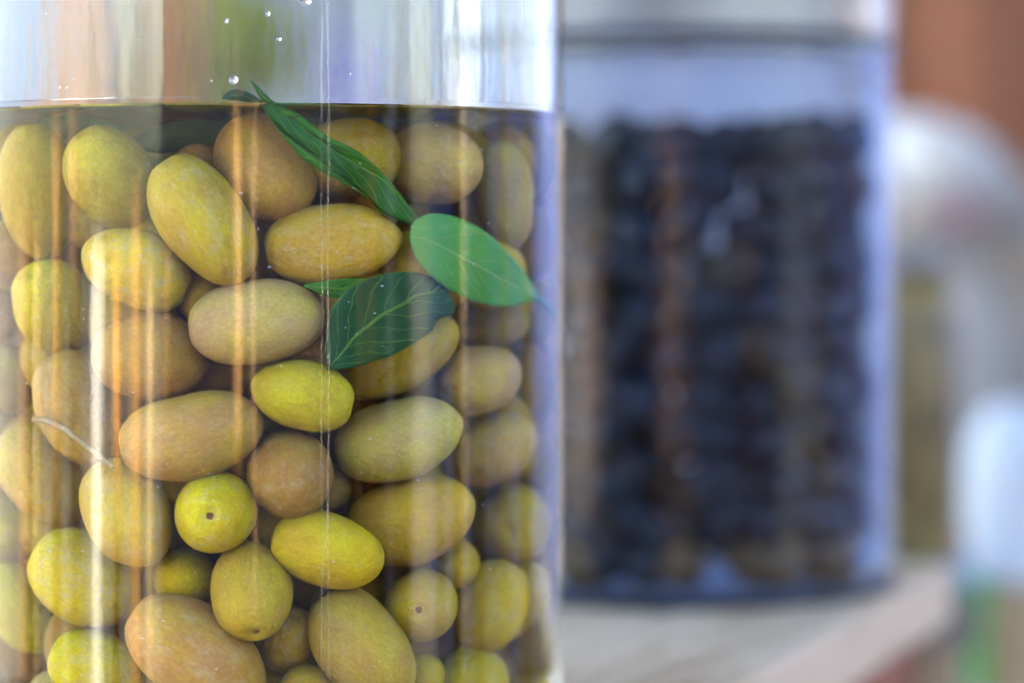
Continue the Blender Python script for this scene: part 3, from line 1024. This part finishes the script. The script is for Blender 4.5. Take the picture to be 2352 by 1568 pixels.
deep = []
for idx, (e1, e2, w, colr, gap, front, scar, label) in enumerate(OLIVES):
    cx, cy = (e1[0] + e2[0]) / 2, (e1[1] + e2[1]) / 2
    w = w * 1.03
    dx, dy = e1[0] - e2[0], e1[1] - e2[1]
    p = max(math.hypot(dx, dy) / 2, 1e-3)
    a = max(p, 1.32 * w)
    k = max(0.0, min(1.0, (max(p, w * 1.001) ** 2 - w * w) / (a * a - w * w)))
    ct = math.sqrt(k); st = math.sqrt(1 - k)
    img = Vector((dx, 0, -dy)).normalized()
    sgn = -1.0 if front else 1.0
    if not front and idx % 2: sgn = -1.0
    ax = img * ct + Vector((0, sgn * st, 0))
    Rm = frame_from_axis(ax, random.uniform(0, 6.28))
    r = ray(cx, cy)
    Rw = RIN - gap * 0.001 - 0.0005
    # along the view ray find where the olive just fits behind the glass, then clear of its neighbours
    D = JY - RIN
    found = None
    fit = False; first = None
    while D < JY + 0.03:
        c = np.array((r.x * D, D, CZ + r.z * D))
        s = np.array((w, w, a)) * (D / F)
        if inside_wall(c, Rm, s, Rw) :
            fit = True
            if not overlaps(c, Rm, s, 0.93):
                found = (c, Rm, s); break
            if first is None: first = (c, Rm, s)
            if D > first[0][1] + 0.028: break
        else:
            first = None
        D += 0.001
    if found is None:
        if fit and first is not None: found = (c, Rm, s)
        else:
            # squeezed between its neighbours and the side of the glass
            D = JY + 0.010
            c = np.array((r.x * D, D, CZ + r.z * D))
            off = math.hypot(c[0] - JX, c[1] - JY)
            room = RIN - 0.0008 - off
            if room < 0.0046:
                c[0] -= 0.0046 - room
                room = 0.0046
            wf = min(w * D / F, room)
            Rm = frame_from_axis(Vector((0, 0, 1)), random.uniform(0, 6.28))
            found = (c, Rm, np.array((wf, wf, a * D / F)))
        deep.append(idx)
    PLACED.append(found)
    jit = tuple(max(0.0, x * random.uniform(0.93, 1.07)) for x in colr)
    put_olive("green_olive", OLIVE_MESH[(idx * 4) % 9], *found, jit, label, "olive", "green olives in the front jar", scar)
print("olives that did not fit cleanly:", deep)

# olives deeper in the jar, seen only in the gaps
FRONT_N = len(PLACED)
nfill = 0
tries = 0
while nfill < 300 and tries < 16000:
    tries += 1
    b = random.uniform(0.0088, 0.0104); a = b * random.uniform(1.25, 1.55)
    rr = (RIN - 0.010) * math.sqrt(random.random()); th = random.uniform(0, 2 * math.pi)
    x, y = JX + rr * math.cos(th), JY + rr * math.sin(th)
    z = random.uniform(0.016, LEVEL - 0.011) if tries % 3 else LEVEL - 0.002 - b * 1.05
    # keep behind the front layer
    fy = JY - math.sqrt(max(0.0, RIN * RIN - (x - JX) ** 2))
    if y - fy < 0.016 and not (abs(x - JX) > 0.048 and y > JY - 0.012): continue
    ax = Vector((random.gauss(0, 1), random.gauss(0, 1), random.gauss(0, 0.7) if tries % 3 else 0.0))
    Rm = frame_from_axis(ax, 0.0)
    c = np.array((x, y, z)); s = np.array((b, b, a))
    if not inside_wall(c, Rm, s, RIN - 0.0008): continue
    if (c[2] + (UNIT * s @ Rm.T)[:, 2]).max() > LEVEL - 0.001: continue
    if overlaps(c, Rm, s, 0.80): continue
    PLACED.append((c, Rm, s))
    colr = random.choice([TAN, GOLD, YEL, BRN, GOLD])
    put_olive("green_olive", OLIVE_MESH[random.randrange(9)], c, Rm, s, colr,
              "shaded olive deep in the front jar, glimpsed through gaps", "olive", "shaded olives deep in the front jar")
    nfill += 1
print("fill olives", nfill)

# black olives
BP = []
tries = 0
ztop = CZ + (Y0 - 265) / F * 0.90
def black(c, Rm, s):
    BP.append((c, Rm, s))
    q = random.random()
    low = c[2] < 0.022  # lowest olives browned to stand for the reflection in the glass base
    col = (0.16, 0.085, 0.03) if (low and q < 0.5) else (0.008, 0.008, 0.022) if q < 0.3 else (0.004, 0.008, 0.026) if q < 0.93 else (0.06, 0.035, 0.015)
    put_olive("black_olive", BLACK_MESH[len(BP) % 3], c, Rm, s, col,
              "blurred dark olive packed in the rear jar", "olive", "dark olives in the rear jar")
lev, zz = 0, 0.0130
while zz < ztop - 0.004:
    nring = 25
    for k in range(nring):
        th = 2 * math.pi * (k + 0.5 * (lev % 2)) / nring + random.uniform(-0.10, 0.10)
        if math.sin(th) > 0.35: continue                      # the far side shows nothing
        b = random.uniform(0.0068, 0.0090); a = b * random.uniform(1.05, 1.35)
        rr = KR - 0.0036 - b * 1.12 - random.uniform(0, 0.005)
        c = np.array((KX + rr * math.cos(th), KY + rr * math.sin(th), zz + random.uniform(-0.0032, 0.0032) * (1 if lev else 0.2)))
        ax = Vector((-math.sin(th) + random.gauss(0, .3), math.cos(th) + random.gauss(0, .3), random.gauss(0, 1)))
        black(c, frame_from_axis(ax, 0), np.array((b, b, a)))
    lev += 1; zz += 0.0138
FR = len(BP)
while len(BP) < FR + 70 and tries < 6000:
    tries += 1
    b = random.uniform(0.0080, 0.0095); a = b * random.uniform(1.15, 1.4)
    rr = (KR - 0.024) * math.sqrt(random.random()); th = random.uniform(0, 2 * math.pi)
    c = np.array((KX + rr * math.cos(th), KY + rr * math.sin(th), random.uniform(0.0145, ztop - 0.004)))
    Rm = frame_from_axis(Vector((random.gauss(0, 1), random.gauss(0, 1), random.gauss(0, .7))), 0)
    s = np.array((b, b, a))
    if overlaps(c, Rm, s, 0.84, BP): continue
    black(c, Rm, s)
print("black olives", len(BP))

# ------------------------------------------------------------------ jar of green olives
def green_jar():
    t = empty("glass_jar", (JX, JY, 0.0))
    tag(t, "large clear glass jar of green olives filling the left half", "jar")
    zl = LEVEL + 0.0012
    R, ri = JR, RIN
    # one closed section: outside up, over the rim, inside down
    prof = [(0.0, 0.0005), (R - 0.010, 0.0005), (R - 0.003, 0.003), (R, 0.009), (R, zl), (R, JTOP), (R - 0.001, JTOP + .002),
            (ri + .001, JTOP + .002), (ri, JTOP), (ri, zl), (ri, 0.013), (ri - 0.004, 0.010), (0.0, 0.009)]
    mi = [0, 0, 0, 0, 1, 1, 1, 1, 1, 2, 2, 2]
    # split the long straight runs so that the blown glass can be slightly uneven
    def split(p, m):
        P2, M2 = [p[0]], []
        for a, b, k in zip(p, p[1:], m):
            nn = 90 if abs(a[1] - b[1]) > 0.03 else 1
            for q in range(1, nn + 1):
                P2.append((a[0] + (b[0] - a[0]) * q / nn, a[1] + (b[1] - a[1]) * q / nn)); M2.append(k)
        return P2, M2
    prof, mi = split(prof, mi)
    me = lathe("wall", prof, 480, mats=mi)
    rg = random.Random(4)
    W = [(k, rg.uniform(0, 6.28), rg.uniform(-14, 14), rg.uniform(20, 60), rg.uniform(0, 6.28)) for k in (23, 31, 47, 58, 73, 89, 107)]
    W2 = [(rg.uniform(180, 800), rg.uniform(0, 6.28), rg.randint(30, 110), rg.uniform(0, 6.28)) for _ in range(9)]
    for v in me.vertices:
        r = math.hypot(v.co.x, v.co.y)
        if r < ri - 0.0005: continue
        a = math.atan2(v.co.y, v.co.x)
        z = v.co.z
        d = sum(math.sin(k * a + p + 1.0 * math.sin(fz * z + pz)) / k for (k, p, tz, fz, pz) in W)
        d += 0.010 * sum(math.sin(f * z + p) * math.sin(k * a + q) * 200 / f for (f, p, k, q) in W2) / 3
        d *= 0.00019 * (1.0 if r > JR - 0.0005 else 0.6)
        v.co.x *= 1 + d / r; v.co.y *= 1 + d / r
    o = link("wall", me, [M['glass_out'], M['glass_up'], M['glass_in']], t)
    # mould seam: two fine upright ridges
    for px, rr in ((739, 0.00016), (754, 0.00026)):
        h = hit_cyl(px, Y0, JR)
        vs, fs = [], []
        n, mseg = 60, 10
        for i in range(n + 1):
            z = 0.012 + (JTOP - 0.004 - 0.012) * i / n
            wob = 0.00012 * math.sin(i * 0.33 + px) + 0.00006 * math.sin(i * 1.3)
            r2 = rr * (0.75 + 0.25 * math.sin(i * 0.5 + px))
            for k in range(mseg):
                a = 2 * math.pi * k / mseg
                vs.append((h.x - JX + wob + r2 * math.cos(a), h.y - JY - 0.0001 + 0.6 * r2 * math.sin(a), z))
        for i in range(n):
            for k in range(mseg):
                k2 = (k + 1) % mseg
                fs.append((i * mseg + k, i * mseg + k2, (i + 1) * mseg + k2, (i + 1) * mseg + k))
        link("mould_seam", mesh_from("mould_seam", vs, fs), M['glass_seam'], t)
    rb = ri - 0.00035
    surf = [(0, 0.0095), (rb - .005, 0.0105), (rb, 0.0135), (rb, 0.05), (rb, LEVEL - 0.001), (rb, LEVEL), (rb - 0.0002, LEVEL - 0.0003), (rb - 0.0007, LEVEL - 0.0005), (rb - .002, LEVEL - .0006), (rb - .005, LEVEL - .0007), (0, LEVEL - .0007)]
    me = lathe("brine", surf, 160)
    b = link("brine", me, M['brine'])
    b.location = (JX, JY, 0)
    tag(b, "clear pale yellow brine filling the jar of green olives", "brine")
green_jar()

# ------------------------------------------------------------------ leaves
def resample(pts, n):
    pts = [Vector(p) for p in pts]
    L = [0]
    for a, b in zip(pts, pts[1:]): L.append(L[-1] + (b - a).length)
    out = []
    for i in range(n):
        s = L[-1] * i / (n - 1)
        k = max(j for j in range(len(L)) if L[j] <= s + 1e-9)
        k = min(k, len(pts) - 2)
        f = (s - L[k]) / max(1e-9, L[k + 1] - L[k])
        # catmull-rom
        p0, p1, p2, p3 = pts[max(0, k - 1)], pts[k], pts[k + 1], pts[min(len(pts) - 1, k + 2)]
        q = 0.5 * ((2 * p1) + (p2 - p0) * f + (2 * p0 - 5 * p1 + 4 * p2 - p3) * f * f + (3 * p1 - p0 - 3 * p2 + p3) * f ** 3)
        out.append(q)
    return out

def leaf_sheet(name, A, B, d0, d1, mat, parent, camber=0.0012, vrange=(0, 1), n=36, m=12, dv=0.0):
    """A, B: the two edges as pixels; d0..d1: depth behind the glass along it (mm)"""
    a, b = resample(A, n), resample(B, n)
    vs, fs, uv = [], [], []
    for i in range(n):
        for j in range(m + 1):
            v = j / m
            q = a[i].lerp(b[i], v)
            u = i / (n - 1)
            d = (d0 + (d1 - d0) * u + dv * (v - 0.5)) * 0.001 + camber * (2 * v - 1) ** 2 + 0.0004 * math.sin(u * 9 + v * 3)
            vs.append(hit_cyl(q.x, q.y, RIN - max(0.0006, d)))
            uv.append((u, vrange[0] + (vrange[1] - vrange[0]) * v))
    for i in range(n - 1):
        for j in range(m):
            k = i * (m + 1) + j
            fs.append((k, k + 1, k + m + 2, k + m + 1))
    me = mesh_from(name, vs, fs, True, uv)
    o = link(name, me, mat, parent)
    if parent is not None:
        o.matrix_parent_inverse = parent.matrix_world.inverted()
    md = o.modifiers.new("thick", 'SOLIDIFY'); md.thickness = 0.00025; md.offset = 0
    return o

def tube(name, pts, rad, mat, parent=None, seg=10):
    vs, fs = [], []
    n = len(pts)
    for i, p in enumerate(pts):
        d = (pts[min(n - 1, i + 1)] - pts[max(0, i - 1)]).normalized()
        x = d.cross(Vector((0, 1, 0.1))).normalized(); y = d.cross(x)
        r = rad[i] if isinstance(rad, list) else rad
        for k in range(seg):
            a = 2 * math.pi * k / seg
            vs.append(p + x * r * math.cos(a) + y * r * math.sin(a))
    for i in range(n - 1):
        for k in range(seg):
            k2 = (k + 1) % seg
            fs.append((i * seg + k, i * seg + k2, (i + 1) * seg + k2, (i + 1) * seg + k))
    fs.append(tuple(range(seg))); fs.append(tuple(range((n - 1) * seg, n * seg))[::-1])
    return link(name, mesh_from(name, vs, fs), mat, parent)

lf = empty("bay_leaf"); tag(lf, "long folded green leaf poking out through the brine surface", "leaf", "leaves in the front jar")
up = [(606, 230), (631, 240), (693, 293), (728, 319), (769, 348), (836, 387), (889, 421), (960, 505)]
lo = [(598, 238), (631, 279), (690, 328), (728, 356), (757, 381), (795, 407), (842, 445), (886, 488), (955, 520)]
ou = [(612, 226), (675, 256), (705, 277), (757, 316), (800, 336), (840, 362), (892, 412), (960, 502)]
un = [(600, 240), (630, 288), (668, 335), (705, 372), (745, 396), (785, 418), (838, 452), (884, 492), (952, 522)]
leaf_sheet("blade_fold", up, lo, 1.2, 3.0, M['leaf_e'], lf, 0.0005, (0.5, 0.98))
leaf_sheet("blade", ou, up, 3.0, 4.0, M['leaf_a'], lf, 0.0004, (0.02, 0.5))
leaf_sheet("blade", lo, un, 2.2, 5.0, M['leaf_a'], lf, 0.0004, (0.98, 0.6))
leaf_sheet("curled_tip", [(511, 226), (526, 211), (548, 206), (574, 214), (598, 230), (614, 238)],
           [(511, 227), (530, 230), (555, 233), (580, 238), (600, 243), (612, 242)], 1.0, 1.2, M['leaf_c'], lf, 0.0004, (0, 1), 24, 8)
leaf_sheet("pointed_tip", [(576, 185), (592, 198), (612, 220), (640, 242), (690, 266)],
           [(577, 188), (586, 206), (600, 228), (622, 246), (660, 270)], 0.8, 2.4, M['leaf_a'], lf, 0.0002, (0.1, 0.9), 24, 6)

lf = empty("bay_leaf"); tag(lf, "bright green oval leaf pressed to the glass near the right rim", "leaf", "leaves in the front jar")
leaf_sheet("blade", [(942, 545), (946, 515), (975, 494), (1020, 492), (1080, 512), (1135, 548), (1180, 595), (1215, 640), (1238, 684)],
           [(942, 547), (950, 582), (978, 622), (1020, 658), (1075, 687), (1130, 702), (1180, 702), (1215, 693), (1238, 686)], 1.0, 1.0, M['leaf_b'], lf, 0.0006, n=44, m=16)
tube("petiole", [hit_cyl(1236, 684, RIN - .0012), hit_cyl(1250, 698, RIN - .0012), hit_cyl(1272, 722, RIN - .0012)], 0.0006, M['leaf_b'], lf)

lf = empty("bay_leaf"); tag(lf, "broad dark green veined leaf below the level gold olive", "leaf", "leaves in the front jar")
leaf_sheet("blade", [(757, 847), (746, 815), (750, 765), (757, 720), (775, 690), (815, 652), (890, 628), (960, 626), (1014, 648)],
           [(757, 848), (812, 843), (866, 827), (905, 814), (950, 789), (990, 762), (1006, 735), (1046, 712), (1016, 650)], 2.2, 2.8, M['leaf_c'], lf, 0.0004, n=44, m=16)

lf = empty("bay_leaf"); tag(lf, "small green leaf sliver peeking between the level gold and pale-bloomed olives", "leaf", "leaves in the front jar")
leaf_sheet("blade", [(696, 655), (740, 646), (790, 640), (840, 640)], [(697, 657), (735, 674), (772, 685), (815, 676)], 4.0, 4.0, M['leaf_a'], lf, 0.0003, n=20, m=8)

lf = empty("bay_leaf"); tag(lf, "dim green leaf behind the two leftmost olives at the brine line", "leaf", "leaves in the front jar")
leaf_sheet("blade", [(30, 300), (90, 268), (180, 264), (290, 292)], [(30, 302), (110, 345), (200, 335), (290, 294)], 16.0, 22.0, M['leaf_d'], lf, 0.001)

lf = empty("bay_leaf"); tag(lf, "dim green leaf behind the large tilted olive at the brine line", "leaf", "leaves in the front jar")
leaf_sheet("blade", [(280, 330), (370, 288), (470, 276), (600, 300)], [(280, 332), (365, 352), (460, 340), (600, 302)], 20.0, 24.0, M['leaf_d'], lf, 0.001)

tw = tube("twig", [hit_cyl(x, y, RIN - 0.0011) for (x, y) in ((78, 962), (110, 966), (150, 985), (195, 1020), (235, 1052), (262, 1072))],
          [0.0007, 0.0008, 0.0008, 0.0007, 0.0006, 0.0004], M['twig'])
tag(tw, "thin tan twig slanting across the olives at left", "twig")

# ------------------------------------------------------------------ droplets on the glass above the brine
def droplets():
    rng = random.Random(8)
    vs, fs = [], []
    spots = [(537, 183, 11, 12), (700, 5, 16, 9), (615, 32, 6, 7), (1055, 372, 8, 4), (640, 90, 7, 6), (520, 48, 5, 7)]
    for i in range(34):
        x = rng.uniform(60, 1180); y = rng.uniform(2, 222)
        r = rng.choice([0.9, 1.0, 1.2, 1.5, 2.2])
        spots.append((x, y, r, r * rng.uniform(0.8, 1.8)))
    seg, rings = 10, 4
    for (x, y, rx, ry) in spots:
        c = hit_cyl(x, y, RIN)
        nrm = Vector((JX - c.x, JY - c.y, 0)).normalized()
        tx = Vector((-nrm.y, nrm.x, 0)); tz = Vector((0, 0, 1))
        ax, ay = rx * c.y / F, ry * c.y / F
        k0 = len(vs)
        for i in range(rings):
            f = math.cos(i / rings * math.pi / 2); h = math.sin(i / rings * math.pi / 2)
            for k in range(seg):
                a = 2 * math.pi * k / seg
                vs.append(c + tx * ax * f * math.cos(a) + tz * ay * f * math.sin(a) + nrm * (0.00002 + 0.55 * min(ax, ay) * h))
        vs.append(c + nrm * (0.00002 + 0.55 * min(ax, ay)))
        for i in range(rings - 1):
            for k in range(seg):
                k2 = (k + 1) % seg
                fs.append((k0 + i * seg + k, k0 + i * seg + k2, k0 + (i + 1) * seg + k2, k0 + (i + 1) * seg + k))
        for k in range(seg):
            fs.append((k0 + (rings - 1) * seg + k, k0 + (rings - 1) * seg + (k + 1) % seg, len(vs) - 1))
        fs.append(tuple(k0 + k for k in range(seg))[::-1])
    o = link("condensation_droplets", mesh_from("condensation_droplets", vs, fs), M['glass_drop'])
    tag(o, "fine water droplets inside the jar above the brine", "droplets", kind="stuff")
droplets()

def specks():
    rng = random.Random(21)
    vs, fs = [], []
    for i in range(330):
        x, y = rng.uniform(20, 1270), rng.uniform(240, 1560)
        c = hit_cyl(x, y, JR + 0.0004)
        nrm = Vector((c.x - JX, c.y - JY, 0)).normalized()
        tx = Vector((-nrm.y, nrm.x, 0)); tz = Vector((0, 0, 1))
        r = rng.choice([0.6, 0.8, 0.8, 1.0, 1.3]) * c.y / F
        k0 = len(vs)
        a0 = rng.uniform(0, 6.28)
        st = rng.choice([1, 1, 1.5, 3])
        for k in range(5):
            a = a0 + 2 * math.pi * k / 5
            vs.append(c + (tx * math.cos(a) * st + tz * math.sin(a)) * r * rng.uniform(0.7, 1.2))
        fs.append(tuple(range(k0, k0 + 5)))
    o = link("dust_specks", mesh_from("dust_specks", vs, fs, False), M['white'])
    tag(o, "tiny pale dust specks on the front jar's glass", "dust", kind="stuff")
specks()
